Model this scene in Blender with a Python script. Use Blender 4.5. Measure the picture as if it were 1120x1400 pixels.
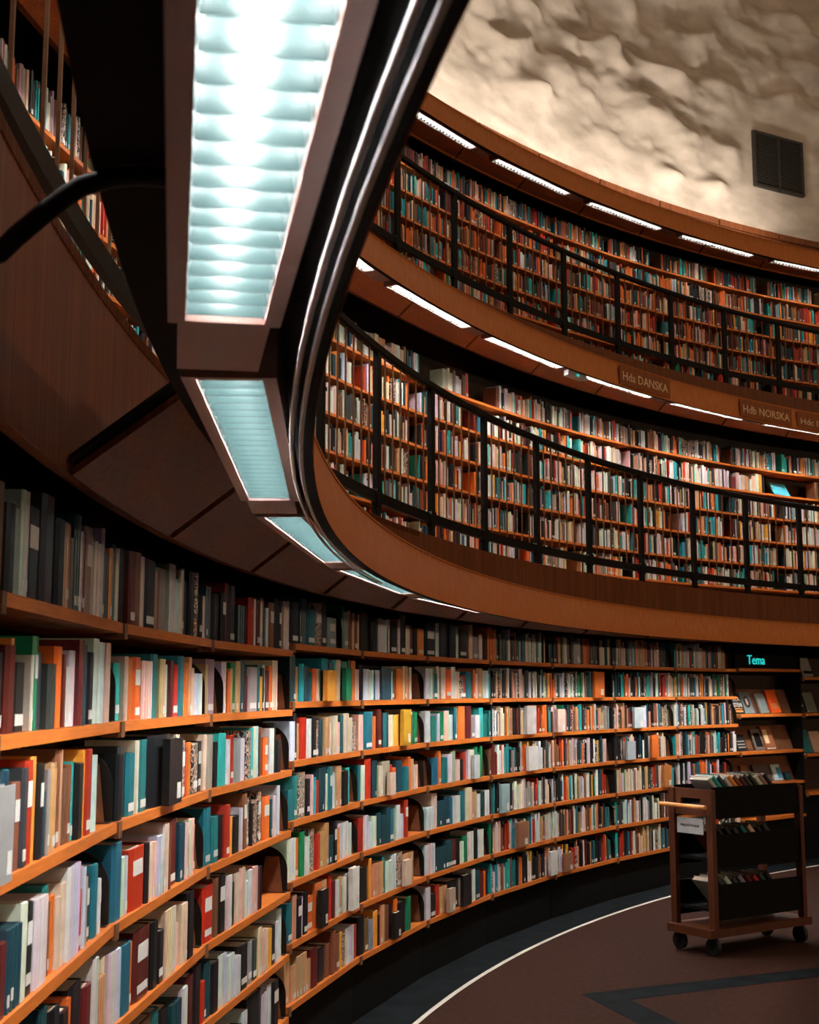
import bpy, math, random
from mathutils import Matrix, Vector
C = bpy.context.scene.collection
for o in list(bpy.data.objects): bpy.data.objects.remove(o)
sc = bpy.context.scene
rnd = random.Random(7)
D2R = math.pi / 180
Z0 = 1.6557                                   # eye height over the floor
# ---------------------------------------------------------------- camera, world, exposure
cd = bpy.data.cameras.new('camera'); cam = bpy.data.objects.new('camera', cd); C.objects.link(cam)
cd.sensor_fit = 'HORIZONTAL'; cd.sensor_width = 36; cd.lens = 36 * 1778.3 / 1120
cd.clip_start = 0.02; cd.clip_end = 200
RHO, PSI, PITCH = 12.6353, 1.3145, 0.1372
cam.location = (-RHO * math.sin(PSI), -RHO * math.cos(PSI), Z0)
cam.rotation_euler = (math.pi / 2 + PITCH, 0, 0)
cd.dof.use_dof = True; cd.dof.focus_distance = 5.5; cd.dof.aperture_fstop = 13
sc.camera = cam
vs = sc.view_settings
vs.view_transform = 'Standard'; vs.look = 'None'; vs.gamma = 1; vs.use_curve_mapping = False
vs.exposure = 1.7
w = bpy.data.worlds.new('world'); sc.world = w; w.use_nodes = True
w.node_tree.nodes['Background'].inputs[0].default_value = (.9, .75, .6, 1)
w.node_tree.nodes['Background'].inputs[1].default_value = 0.0015
TUBE = {1: 155.0, 2: 135.0, 3: 42.0}            # tube radiance per tier
def area(name, loc, target, sx, sy, power, col):
    l = bpy.data.lights.new(name, 'AREA'); l.shape = 'RECTANGLE'; l.size = sx; l.size_y = sy
    l.energy = power; l.color = col
    o = bpy.data.objects.new(name, l); C.objects.link(o); o.location = loc
    o.rotation_euler = (Vector(target) - Vector(loc)).to_track_quat('-Z', 'Y').to_euler()
    return o
area('overhead_fill', (1, 0, 15.0), (1, 0, 0), 9, 9, 130, (1, .74, .52))  # added unseen fill from above, in place of daylight from high windows
def pol(R, az, z=0.0):
    a = az * D2R
    return Vector((R * math.sin(a), R * math.cos(a), z))
for i in range(4):                             # added unseen fill for the fascias, in place of the opposite galleries' lamps
    az = 95 + i * 22
    area('opposite_fill', pol(13.0, az, Z0 + 3.2), pol(13.6, az - 180, Z0 + 3.0), 3.2, .5, 60, (1, .72, .46))
for i in range(12):                            # cove uplights lying behind the topmost fascia
    az = -76 + i * 4.0
    area('cove_uplight', pol(14.62, az, Z0 + 5.72), pol(15.25, az, Z0 + 8.2), .9, .06, 3.5, (1, .88, .75))

# ---------------------------------------------------------------- materials
def mat(name, col, rough=.6, metal=0.0, col2=None, scale=(8, 8, 8), noise=3.0, emit=None, strength=0, spec=.5, lo=.35, hi=.65, coords='Object', bump=0.0):
    m = bpy.data.materials.new(name); m.use_nodes = True
    nt = m.node_tree; b = nt.nodes['Principled BSDF']
    b.inputs['Base Color'].default_value = (*col, 1); b.inputs['Roughness'].default_value = rough
    b.inputs['Metallic'].default_value = metal; b.inputs['Specular IOR Level'].default_value = spec
    if col2:
        tc = nt.nodes.new('ShaderNodeTexCoord'); mp = nt.nodes.new('ShaderNodeMapping'); mp.inputs['Scale'].default_value = scale
        n = nt.nodes.new('ShaderNodeTexNoise'); n.inputs['Scale'].default_value = noise; n.inputs['Detail'].default_value = 6
        r = nt.nodes.new('ShaderNodeValToRGB'); r.color_ramp.elements[0].color = (*col, 1); r.color_ramp.elements[1].color = (*col2, 1)
        r.color_ramp.elements[0].position = lo; r.color_ramp.elements[1].position = hi
        L = nt.links.new
        L(tc.outputs[coords], mp.inputs[0]); L(mp.outputs[0], n.inputs['Vector']); L(n.outputs['Fac'], r.inputs[0]); L(r.outputs[0], b.inputs['Base Color'])
        if bump:
            bp = nt.nodes.new('ShaderNodeBump'); bp.inputs['Strength'].default_value = bump; bp.inputs['Distance'].default_value = .01
            L(n.outputs['Fac'], bp.inputs['Height']); L(bp.outputs[0], b.inputs['Normal'])
    if emit:
        b.inputs['Emission Color'].default_value = (*emit, 1); b.inputs['Emission Strength'].default_value = strength
    return m
M = {}
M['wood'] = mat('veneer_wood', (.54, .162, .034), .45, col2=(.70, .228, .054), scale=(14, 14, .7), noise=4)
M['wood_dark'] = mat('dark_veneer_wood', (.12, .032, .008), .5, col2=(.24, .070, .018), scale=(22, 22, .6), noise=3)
M['shelf'] = mat('shelf_wood', (.58, .145, .020), .4, col2=(.70, .20, .034), scale=(2, 2, 30), noise=4)
M['back'] = mat('back_board', (.035, .016, .010), .7, col2=(.05, .024, .014))
M['black'] = mat('black_paint', (.003, .003, .003), .8, spec=.15, col2=(.005, .0045, .004))
M['plinth'] = mat('plinth_black', (.004, .0036, .0033), .8, spec=.1, col2=(.006, .0054, .005))
M['steel_dark'] = mat('dark_steel', (.006, .0055, .005), .55, .0, spec=.2, col2=(.009, .008, .007))
M['bar'] = mat('bronze_bar', (.19, .085, .035), .4, .3, col2=(.24, .11, .045))
M['steel'] = mat('pale_steel', (.42, .40, .40), .55, 0, col2=(.50, .47, .47))
M['lamp_metal'] = mat('lamp_brown_metal', (.26, .15, .13), .5, .1, col2=(.32, .19, .17), noise=40)
M['louver'] = mat('louver_metal', (.013, .026, .027), .2, .18, col2=(.016, .030, .031), noise=2)
M['louver_far'] = mat('louver_white', (.20, .20, .19), .5, col2=(.24, .24, .23))
M['reflector'] = mat('reflector', (.005, .012, .013), .5, .0, col2=(.006, .014, .015), noise=2)
for k, s in TUBE.items():
    M['tube%d' % k] = mat('lamp_tube', (.8, .8, .8), .5, emit=(1.0, .98, .94) if k == 1 else (1.0, .94, .86), strength=s)
M['page'] = mat('paper_pages', (.55, .47, .36), .8, col2=(.68, .60, .48), noise=5, scale=(40, 2, 2))
M['label'] = mat('paper_label', (.75, .74, .70), .6, col2=(.55, .55, .52), noise=60, lo=.55, hi=.6)
M['bookend'] = mat('bookend_steel', (.016, .011, .009), .35, .1, col2=(.024, .016, .012))
M['brace'] = mat('bookend_brown', (.15, .06, .03), .5, col2=(.20, .085, .04))
M['plaster'] = mat('rough_plaster', (.50, .43, .36), .9, col2=(.70, .61, .52), noise=2.2, scale=(1, 1, 2.2), bump=.25)
M['floor_brown'] = mat('brown_linoleum', (.034, .0135, .009), .8, spec=.08, col2=(.048, .0195, .0135), noise=9, scale=(3, 3, 3))
M['floor_dark'] = mat('dark_linoleum', (.005, .0065, .008), .8, spec=.08, col2=(.011, .0145, .017), noise=3, scale=(2, 2, 2), lo=.4, hi=.7)
M['gallery_floor'] = mat('gallery_linoleum', (.16, .07, .035), .7, col2=(.22, .10, .05))
M['white'] = mat('white_inlay', (.62, .57, .50), .6, col2=(.72, .66, .58))
M['gold_text'] = mat('sign_letters', (.92, .66, .40), .6, col2=(.95, .70, .44))
M['plaque'] = mat('sign_plaque', (.27, .078, .018), .5, col2=(.35, .105, .026), scale=(14, 14, .7))
M['tema'] = mat('backlit_letters', (.02, .5, .5), .5, emit=(.02, .55, .52), strength=.32)
M['trolley'] = mat('trolley_wood', (.085, .022, .008), .4, col2=(.12, .032, .011), scale=(20, 20, 1))
M['handle'] = mat('handle_wood', (.75, .28, .07), .4, col2=(.82, .33, .09))
M['ink'] = mat('black_ink', (.02, .02, .02), .7)
M['rubber'] = mat('rubber', (.005, .005, .0055), .6)
M['grille'] = mat('vent_grille', (.03, .027, .022), .6, col2=(.04, .036, .03))
M['dark_shade'] = mat('dark_walls', (.022, .013, .009), .8, col2=(.03, .018, .012))
def book_mat():
    m = bpy.data.materials.new('book_cover'); m.use_nodes = True; nt = m.node_tree; b = nt.nodes['Principled BSDF']; L = nt.links.new
    at = nt.nodes.new('ShaderNodeAttribute'); at.attribute_name = 'col'
    tc = nt.nodes.new('ShaderNodeTexCoord')
    n = nt.nodes.new('ShaderNodeTexNoise'); n.inputs['Scale'].default_value = 55; n.inputs['Detail'].default_value = 3
    L(tc.outputs['Object'], n.inputs['Vector'])
    r = nt.nodes.new('ShaderNodeValToRGB'); r.color_ramp.interpolation = 'CONSTANT'
    e = r.color_ramp.elements; e[0].position = 0; e[0].color = (.02, .02, .02, 1); e[1].position = .46; e[1].color = (.7, .62, .5, 1)
    for p, c in ((.52, (.5, .12, .04, 1)), (.57, (.03, .02, .02, 1)), (.62, (.05, .3, .32, 1))):
        x = e.new(p); x.color = c
    L(n.outputs['Fac'], r.inputs[0])
    mx = nt.nodes.new('ShaderNodeMix'); mx.data_type = 'RGBA'
    L(at.outputs['Alpha'], mx.inputs['Factor']); L(r.outputs[0], mx.inputs['A']); L(at.outputs['Color'], mx.inputs['B'])
    # wear: slight tone noise over the cover
    n2 = nt.nodes.new('ShaderNodeTexNoise'); n2.inputs['Scale'].default_value = 18; L(tc.outputs['Object'], n2.inputs['Vector'])
    hs = nt.nodes.new('ShaderNodeMapRange'); hs.inputs['To Min'].default_value = .75; hs.inputs['To Max'].default_value = 1.2; L(n2.outputs['Fac'], hs.inputs['Value'])
    ml = nt.nodes.new('ShaderNodeMix'); ml.data_type = 'RGBA'; ml.blend_type = 'MULTIPLY'; ml.inputs['Factor'].default_value = 1
    L(mx.outputs['Result'], ml.inputs['A']); L(hs.outputs[0], ml.inputs['B']); L(ml.outputs['Result'], b.inputs['Base Color'])
    b.inputs['Roughness'].default_value = .38
    return m
M['book'] = book_mat()

# ---------------------------------------------------------------- mesh helpers
class MB:
    def __init__(s): s.v = []; s.f = []; s.mi = []; s.col = []
    def add(s, vs_, fs, mi=0, col=None):
        b = len(s.v); s.v += [tuple(p) for p in vs_]; s.f += [tuple(b + i for i in f) for f in fs]; s.mi += [mi] * len(fs)
        if col is not None: s.col += [col] * len(vs_)
        return s
    def box(s, x0, x1, y0, y1, z0, z1, mi=0, mat4=None, col=None):
        p = [Vector((x, y, z)) for z in (z0, z1) for y in (y0, y1) for x in (x0, x1)]
        if mat4: p = [mat4 @ q for q in p]
        return s.add(p, [(0, 2, 3, 1), (4, 5, 7, 6), (0, 1, 5, 4), (2, 6, 7, 3), (0, 4, 6, 2), (1, 3, 7, 5)], mi, col)
    def prism(s, prof, z0, z1, mi=0, mat4=None, col=None):
        n = len(prof); p = [Vector((x, y, z0)) for x, y in prof] + [Vector((x, y, z1)) for x, y in prof]
        if mat4: p = [mat4 @ q for q in p]
        f = [(i, (i + 1) % n, n + (i + 1) % n, n + i) for i in range(n)] + [tuple(range(n))[::-1], tuple(range(n, 2 * n))]
        return s.add(p, f, mi, col)
    def tube(s, pts, r, n=8, mi=0):
        pts = [Vector(p) for p in pts]; base = len(s.v); vs_ = []; fs = []
        for i, p in enumerate(pts):
            t = (pts[min(i + 1, len(pts) - 1)] - pts[max(i - 1, 0)]).normalized()
            a = t.cross(Vector((0, 0, 1))) if abs(t.z) < .95 else t.cross(Vector((1, 0, 0)))
            a.normalize(); b = t.cross(a)
            vs_ += [p + r * (math.cos(2 * math.pi * k / n) * a + math.sin(2 * math.pi * k / n) * b) for k in range(n)]
        for i in range(len(pts) - 1):
            for k in range(n):
                fs.append((i * n + k, i * n + (k + 1) % n, (i + 1) * n + (k + 1) % n, (i + 1) * n + k))
        fs += [tuple(range(n)), tuple(range((len(pts) - 1) * n, len(pts) * n))[::-1]]
        return s.add(vs_, fs, mi)
    def sweep(s, prof, a0, a1, seg=None, mi=0, close=True):
        """profile [(R, z)] swept round the rotunda axis from azimuth a0 to a1"""
        seg = seg or max(1, int(abs(a1 - a0) / .75)); n = len(prof); vs_ = []; fs = []
        for i in range(seg + 1):
            a = a0 + (a1 - a0) * i / seg
            vs_ += [pol(R, a, z) for R, z in prof]
        m = n if close else n - 1
        for i in range(seg):
            for k in range(m):
                fs.append((i * n + k, (i + 1) * n + k, (i + 1) * n + (k + 1) % n, i * n + (k + 1) % n))
        if close: fs += [tuple(range(n)), tuple(range(seg * n, seg * n + n))[::-1]]
        return s.add(vs_, fs, mi)
    def mesh(s, name, mats):
        me = bpy.data.meshes.new(name); me.from_pydata(s.v, [], s.f)
        for m in mats: me.materials.append(m)
        if len(mats) > 1: me.polygons.foreach_set('material_index', s.mi)
        if s.col:
            at = me.attributes.new('col', 'FLOAT_COLOR', 'POINT'); flat = [c for q in s.col for c in q]; at.data.foreach_set('color', flat)
        me.update(); return me
def link(name, me, parent=None, mw=None, **props):
    o = bpy.data.objects.new(name, me); C.objects.link(o)
    if mw is not None: o.matrix_local = mw
    if parent: o.parent = parent
    for k, v in props.items(): o[k] = v
    return o
def build(name, mb, m, parent=None, mw=None, **props):
    mats = m if isinstance(m, (list, tuple)) else [m]
    return link(name, mb.mesh(name, mats), parent, mw, **props)
def smooth(o):
    for p in o.data.polygons: p.use_smooth = True
    return o
def thing(name, label, cat, mw=None, group=None):
    o = bpy.data.objects.new(name, None); C.objects.link(o); o.empty_display_size = .1
    if mw is not None: o.matrix_local = mw
    o['label'] = label; o['category'] = cat
    if group: o['group'] = group
    return o
def frame_at(R, az, z):                       # local x = to the right seen from inside, y = outward
    p = pol(R, az, z); return Matrix.Translation(p) @ Matrix.Rotation(-az * D2R, 4, 'Z')
ORD = ['first', 'second', 'third', 'fourth', 'fifth', 'sixth', 'seventh', 'eighth', 'ninth', 'tenth', 'eleventh', 'twelfth', 'thirteenth', 'fourteenth', 'fifteenth',
       'sixteenth', 'seventeenth', 'eighteenth', 'nineteenth', 'twentieth', 'twenty-first', 'twenty-second', 'twenty-third', 'twenty-fourth', 'twenty-fifth', 'twenty-sixth',
       'twenty-seventh', 'twenty-eighth', 'twenty-ninth', 'thirtieth', 'thirty-first', 'thirty-second', 'thirty-third', 'thirty-fourth', 'thirty-fifth', 'thirty-sixth', 'thirty-seventh', 'thirty-eighth', 'thirty-ninth', 'fortieth']

# ---------------------------------------------------------------- the building
A0, A1 = -128, -8
R_LINE = 12.7227
fl = build('floor', MB().sweep([(0.3, -.05), (R_LINE - .014, -.05), (R_LINE - .014, 0), (0.3, 0)], -180, 180, 180), M['floor_brown'], kind='structure')
build('dark_border', MB().sweep([(R_LINE + .014, -.05), (13.5, -.05), (13.5, 0), (R_LINE + .014, 0)], -180, 180, 240), M['floor_dark'], fl)
build('white_inlay_line', MB().sweep([(R_LINE - .014, -.05), (R_LINE + .014, -.05), (R_LINE + .014, .001), (R_LINE - .014, .001)], -180, 180, 240), M['white'], fl)
tip, tin = Vector((-11.273, 4.282)), Vector((-11.025, 4.145))
e1, e2 = (Vector((-9.743, 4.974)) - tip).normalized(), (Vector((-11.071, 3.628)) - tip).normalized()
a1_, a2_ = tip + e1 * 4.0, tip + e2 * 3.0
b1_, b2_ = tin + (Vector((-10.404, 4.444)) - tin).normalized() * 3.9, tin + (Vector((-10.862, 3.628)) - tin).normalized() * 2.85
vm = MB(); pts = [tip, a1_, b1_, tin, b2_, a2_]
vm.add([(p.x, p.y, z) for z in (-.02, .0012) for p in pts], [(0, 3, 2, 1), (0, 5, 4, 3), (6, 7, 8, 9), (6, 9, 10, 11), (0, 1, 7, 6), (1, 2, 8, 7), (2, 3, 9, 8), (3, 4, 10, 9), (4, 5, 11, 10), (5, 0, 6, 11)])
build('dark_chevron_inlay', vm, M['floor_dark'], fl)
WD = M['wood_dark']
wl = build('wall_lower', MB().sweep([(13.32, 0), (13.42, 0), (13.42, Z0 + .90), (13.32, Z0 + .90)], A0, A1), M['dark_shade'], kind='structure')
build('wall_middle', MB().sweep([(14.42, Z0 + .9), (14.52, Z0 + .9), (14.52, Z0 + 3.38), (14.42, Z0 + 3.38)], A0, A1), M['dark_shade'], kind='structure')
build('wall_upper', MB().sweep([(15.46, Z0 + 3.3), (15.56, Z0 + 3.3), (15.56, Z0 + 5.9), (15.46, Z0 + 5.9)], A0, A1), M['dark_shade'], kind='structure')
build('floor_gallery', MB().sweep([(12.975, Z0 + .86), (14.42, Z0 + .86), (14.42, Z0 + .938), (12.975, Z0 + .938)], A0, A1), M['gallery_floor'], kind='structure')
build('floor_gallery_upper', MB().sweep([(14.08, Z0 + 3.36), (15.46, Z0 + 3.36), (15.46, Z0 + 3.43), (14.08, Z0 + 3.43)], A0, A1), M['gallery_floor'], kind='structure')

# galleries: an upright riser board, a sloping soffit of separate panels, a black lid and a fascia hanging in front
TIERS = [dict(k=1, R=12.947, zb=.452, zt=.938, nose=(12.715, .625), fb=(12.428, .425), ft=(12.465, .635), joint0=-92.309, jp=5.045, jmin=-92.4, th=.062),
         dict(k=2, R=14.05, zb=2.935, zt=3.43, nose=(13.83, 3.10), fb=(13.60, 2.905), ft=(13.63, 3.14), joint0=-92.9, jp=4.53, jmin=-128, th=.03),
         dict(k=3, R=15.15, zb=5.425, zt=5.94, nose=(14.95, 5.575), fb=(14.71, 5.405), ft=(14.735, 5.63), joint0=-91.6, jp=4.07, jmin=-128, th=.03)]
for T in TIERS:
    R, zb, zt, (nr, nz), (br, bz), (tr, tz) = T['R'], Z0 + T['zb'], Z0 + T['zt'], T['nose'], T['fb'], T['ft']
    nz += Z0; bz += Z0; tz += Z0
    rz = build('trim_%d' % T['k'], MB().sweep([(R, zb), (R + .028, zb), (R + .028, zt), (R, zt)], A0, A1), WD, kind='structure')
    if T['k'] == 1:
        rd = MB()
        for i in range(900):
            a = -106 + i * .06
            if a > -70: break
            rd.box(-.0028, .0028, -.004, 0.002, zt - .03, zt, 0, Matrix.Translation(pol(R, a)) @ Matrix.Rotation(-a * D2R, 4, 'Z'))
        build('reeded_edge', rd, WD, rz, kind='stuff')
    th = .018
    dx, dz = nr - R, nz - zb; ln = math.hypot(dx, dz); px, pz = -dz / ln * th, dx / ln * th
    if pz < 0: px, pz = -px, -pz
    j0 = T['joint0']; jp = T['jp']; i = int((T['jmin'] - j0) / jp) - 1 if T['jmin'] < j0 - 1 else 0
    while j0 + (i + 1) * jp < A1:
        a, b = j0 + i * jp, j0 + (i + 1) * jp
        g = T['th'] / R / D2R / 2
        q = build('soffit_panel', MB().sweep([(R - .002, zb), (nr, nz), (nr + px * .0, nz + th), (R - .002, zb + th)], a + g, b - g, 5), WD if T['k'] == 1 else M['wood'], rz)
        i += 1
    st = -92.4 if T['k'] == 1 else A0
    build('joint_backing', MB().sweep([(R - .004, zb + .024), (nr + .004, nz + .024), (nr + .004, nz + .034), (R - .004, zb + .034)], st, A1), M['black'], rz)
    build('fascia_lid', MB().sweep([(tr + .02, tz - .012), (nr - .002, nz - .022), (nr + .002, nz - .004), (tr + .02, tz + .004)], A0, A1), M['black'], rz)
    wdt = .030 if T['k'] == 1 else .03
    smooth(build('fascia_panel', MB().sweep([(br, bz), (tr, tz), (tr, tz)], A0, A1, None, 0, False), M['wood'], rz))
    build('fascia_core', MB().sweep([(br + .002, bz), (br + wdt, bz), (tr + wdt, tz), (tr + .002, tz)], A0, A1), M['black'], rz)
    build('fascia_cap', MB().sweep([(tr - .004, tz), (tr + wdt + .01, tz), (tr + wdt + .01, tz + .006), (tr - .004, tz + .006)], A0, A1), M['wood'], rz)
    if T['k'] == 3:
        lp = MB()
        for q in range(int((A1 - A0) / 4.07)):
            a = A0 + 1.2 + q * 4.07
            lp.sweep([(R - .03, zt - .07), (R + .03, zt - .07), (R + .03, zt + .012), (R - .03, zt + .012)], a, a + 3.98, 4)
        build('top_moulding', lp, M['wood_dark'], rz, kind='stuff')
# the curved arm that carries the nearest lamp, seen through the missing soffit panel
arm = [(12.615, .591), (12.66, .593), (12.693, .588), (12.725, .576), (12.749, .557), (12.773, .534), (12.796, .511), (12.811, .493), (12.86, .472), (12.947, .47)]
t1 = bpy.data.objects['trim_1']
for azx in (-98.0,):
    a = build('bracket_arm', MB().tube([pol(r, azx, Z0 + z) for r, z in arm], .012, 10), M['steel_dark'], t1); smooth(a)
for nm, r in (('round pale steel conduit pair, outer one, under the wooden fascia edge', 12.4655), ('round pale steel conduit pair, inner one, under the wooden fascia edge', 12.4500)):
    o = build('conduit_pipe', MB().tube([pol(r, -112 + i * .75, Z0 + .409) for i in range(41)], .0036, 8), M['steel'], label=nm, category='pipe', group='conduits under the fascia'); smooth(o)

# plaster drum with lumpy relief, vent, ceiling
def vnoise(x, y):
    xi, yi = math.floor(x), math.floor(y); fx, fy = x - xi, y - yi
    h = lambda i, j: (math.sin(i * 127.1 + j * 311.7 + 11.3) * 43758.5453) % 1
    s = lambda t: t * t * (3 - 2 * t)
    u, v = s(fx), s(fy)
    return (h(xi, yi) * (1 - u) + h(xi + 1, yi) * u) * (1 - v) + (h(xi, yi + 1) * (1 - u) + h(xi + 1, yi + 1) * u) * v
def drum():
    RD = 15.19; z0, z1 = 5.9, 12.5; na, nz_ = 520, 260; vs_, fs = [], []
    for j in range(nz_ + 1):
        z = z0 + (z1 - z0) * j / nz_
        for i in range(na + 1):
            a = -100 + 92 * i / na
            X = a * .265
            xx = X + (vnoise(X * 1.3, z * 1.6) - .5) * .7; zz = z + (vnoise(X * 1.5 + 40, z * 1.8) - .5) * .45
            b = 0.0
            row = math.floor(zz / .62)
            for rr in (row - 1, row, row + 1):
                off = .57 * (rr % 2)
                cx = math.floor((xx + off) / 1.15)
                for cc in (cx - 1, cx, cx + 1):
                    h1 = (math.sin(rr * 91.7 + cc * 47.3) * 4375.85) % 1; h2 = (math.sin(rr * 17.1 + cc * 133.9) * 7531.2) % 1; h3 = (math.sin(rr * 57.7 + cc * 11.9) * 9173.7) % 1
                    if h3 < .18: continue
                    dx = (xx - ((cc + .5) * 1.15 - off + (h1 - .5) * .5)) / (.30 + .25 * h2); dy = zz - ((rr + .5) * .62 + (h2 - .5) * .25)
                    if abs(dx) > 2.2: continue
                    gy = math.exp(-(dy / (.30 if dy < 0 else .09)) ** 2)
                    b += .21 * (.45 + .8 * h3) * math.exp(-dx * dx) * gy
            b += (vnoise(X * 2.6, z * 4.0) - .5) * .09 + (vnoise(X * 5.5, z * 8.5) - .5) * .045 + (vnoise(X * 13, z * 19) - .5) * .014
            k = min(1, max(0, (z - 6.05) / .7))
            ed = max(abs(a + 28.95) / 2.2, abs(z - 6.96) / .55); k *= min(1, max(0, (ed - 1.0) / .9))
            vs_.append(pol(RD - b * k, a, Z0 + z))
    for j in range(nz_):
        for i in range(na):
            q = j * (na + 1) + i; fs.append((q, q + 1, q + na + 2, q + na + 1))
    return MB().add(vs_, fs)
dr = smooth(build('wall_drum', drum(), M['plaster'], kind='structure'))
build('wall_drum_rear', MB().sweep([(15.3, Z0 + 5.9), (15.4, Z0 + 5.9), (15.4, Z0 + 12.5), (15.3, Z0 + 12.5)], -8, 252, 130), M['plaster'], kind='structure')
build('ceiling', MB().sweep([(0.1, Z0 + 15), (15.4, Z0 + 12.5), (15.4, Z0 + 12.7), (0.1, Z0 + 15.2)], -180, 180, 90), M['plaster'], kind='structure')
vf = frame_at(15.15, -28.9, Z0 + 6.555)
vt = thing('wall_vent', 'dark square ventilation grille with two leaves set in the rough plaster', 'vent', vf)
wv, hv = .88, .76
fb = MB()
for x in (-wv / 2, -.012, wv / 2 - .03): fb.box(x, x + (.03 if x != -.012 else .024), -.02, .05, 0, hv)
for z in (0, hv - .03): fb.box(-wv / 2 + .03, wv / 2 - .03, -.02, .05, z, z + .03)
build('frame', fb, M['grille'], vt)
build('grille_backing', MB().box(-wv / 2 + .03, wv / 2 - .03, .04, .07, .03, hv - .03), M['grille'], vt)
smv = MB().box(-wv / 4 + .02, wv / 4 - .02, .0, .035, 0, .012)
sme = smv.mesh('slat', [M['grille']])
for sx in (-1, 1):
    for i in range(24): link('slat', sme, vt, Matrix.Translation((sx * wv / 4, 0, .04 + i * .0288)))

# ---------------------------------------------------------------- lamps
NB = 24
def lamp_meshes(k, L, wd):
    h = L / 2; r = .021; q = wd / 2
    d = {}
    d['housing'] = MB().box(-h, h, -q, -q + r, 0, .085).box(-h, h, q - r, q, 0, .085).box(-h, h, -q + r, q - r, .075, .085).box(-h, -h + .012, -q + r, q - r, 0, .075).box(h - .012, h, -q + r, q - r, 0, .075).mesh('housing', [M['lamp_metal']])
    d['reflector'] = MB().add([(-h + .013, -q + r + .001, .004), (h - .013, -q + r + .001, .004), (h - .013, -q + r + .016, .072), (-h + .013, -q + r + .016, .072),
                               (-h + .013, q - r - .001, .004), (h - .013, q - r - .001, .004), (h - .013, q - r - .016, .072), (-h + .013, q - r - .016, .072)],
                              [(0, 1, 2, 3), (5, 4, 7, 6), (3, 2, 6, 7)]).mesh('reflector', [M['reflector']])
    d['tube'] = MB().tube([(-h + .02, 0, .058), (h - .02, 0, .058)], .0085, 10).mesh('tube', [M['tube%d' % k]])
    y = q - r - .002
    d['blade'] = MB().box(-.0008, .0008, -y, y, .003, .036).mesh('blade', [M['louver' if k == 1 else 'louver_far']])
    d['connector_plate'] = MB().box(h, h + .25, -q + .012, q - .012, .004, .016).mesh('connector_plate', [M['lamp_metal']])
    d['rail'] = MB().box(-h + .012, h - .012, -.0008, .0008, .014, .036).mesh('rail', [M['louver']])
    return d
def lamp(k, meshes, mw, L, label, group, blades):
    t = thing('strip_lamp', label, 'lamp', mw, group)
    for n in ('housing', 'reflector', 'tube', 'connector_plate'): link(n, meshes[n], t)
    for i in range(blades):
        link('blade', meshes['blade'], t, Matrix.Translation((-L / 2 + .03 + (L - .06) * i / (blades - 1), 0, 0)))
    return t
LT = [dict(k=1, R=12.544, z=.455, a0=-96.15, p=6.97, n0=-2, n1=8, sp=5.72, where='above the lower bookcases'),
      dict(k=2, R=13.71, z=2.935, a0=-64.2, p=6.75, n0=-5, n1=8, sp=5.3, where='under the middle gallery'),
      dict(k=3, R=14.82, z=5.415, a0=-56.3, p=6.35, n0=-2, n1=7, sp=5.0, where='under the top gallery')]
for Lm in LT:
    L = 2 * Lm['R'] * math.sin(Lm['sp'] / 2 * D2R)
    ms = lamp_meshes(Lm['k'], L, .14 if Lm['k'] == 1 else .13)
    for i, n in enumerate(range(Lm['n0'], Lm['n1'])):
        az = Lm['a0'] + Lm['p'] * n + Lm['sp'] / 2
        far = Lm['k'] > 1 or n > 2
        lab = '%s louvred strip lamp from the left in the row %s' % (ORD[i], Lm['where'])
        if Lm['k'] == 1:
            lab = {-2: 'louvred strip lamp almost overhead, partly behind the viewer', -1: 'largest louvred strip lamp, nearest overhead beside the curved bracket arm', 0: 'second louvred strip lamp, just below the large overhead one', 1: 'third louvred strip lamp, small and steep, above the bookcase corner', 2: 'fourth louvred strip lamp, a thin sliver under the curving fascia'}.get(n, lab)
        lamp(Lm['k'], ms, frame_at(Lm['R'], az, Z0 + Lm['z']), L, lab, 'strip lamps ' + Lm['where'], NB)
# small emergency light and a sign on the middle fascia
el = thing('emergency_light', 'small pale box lamp hanging under the middle gallery between two strip lamps', 'lamp', frame_at(13.66, -51.55, Z0 + 2.86))
build('casing', MB().prism([(-.16, -.03), (.16, -.03), (.13, .04), (-.13, .04)], 0, .05), M['steel'], el)
build('indicator', MB().box(-.02, .02, -.036, -.029, .012, .03), M['tema'], el)

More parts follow.
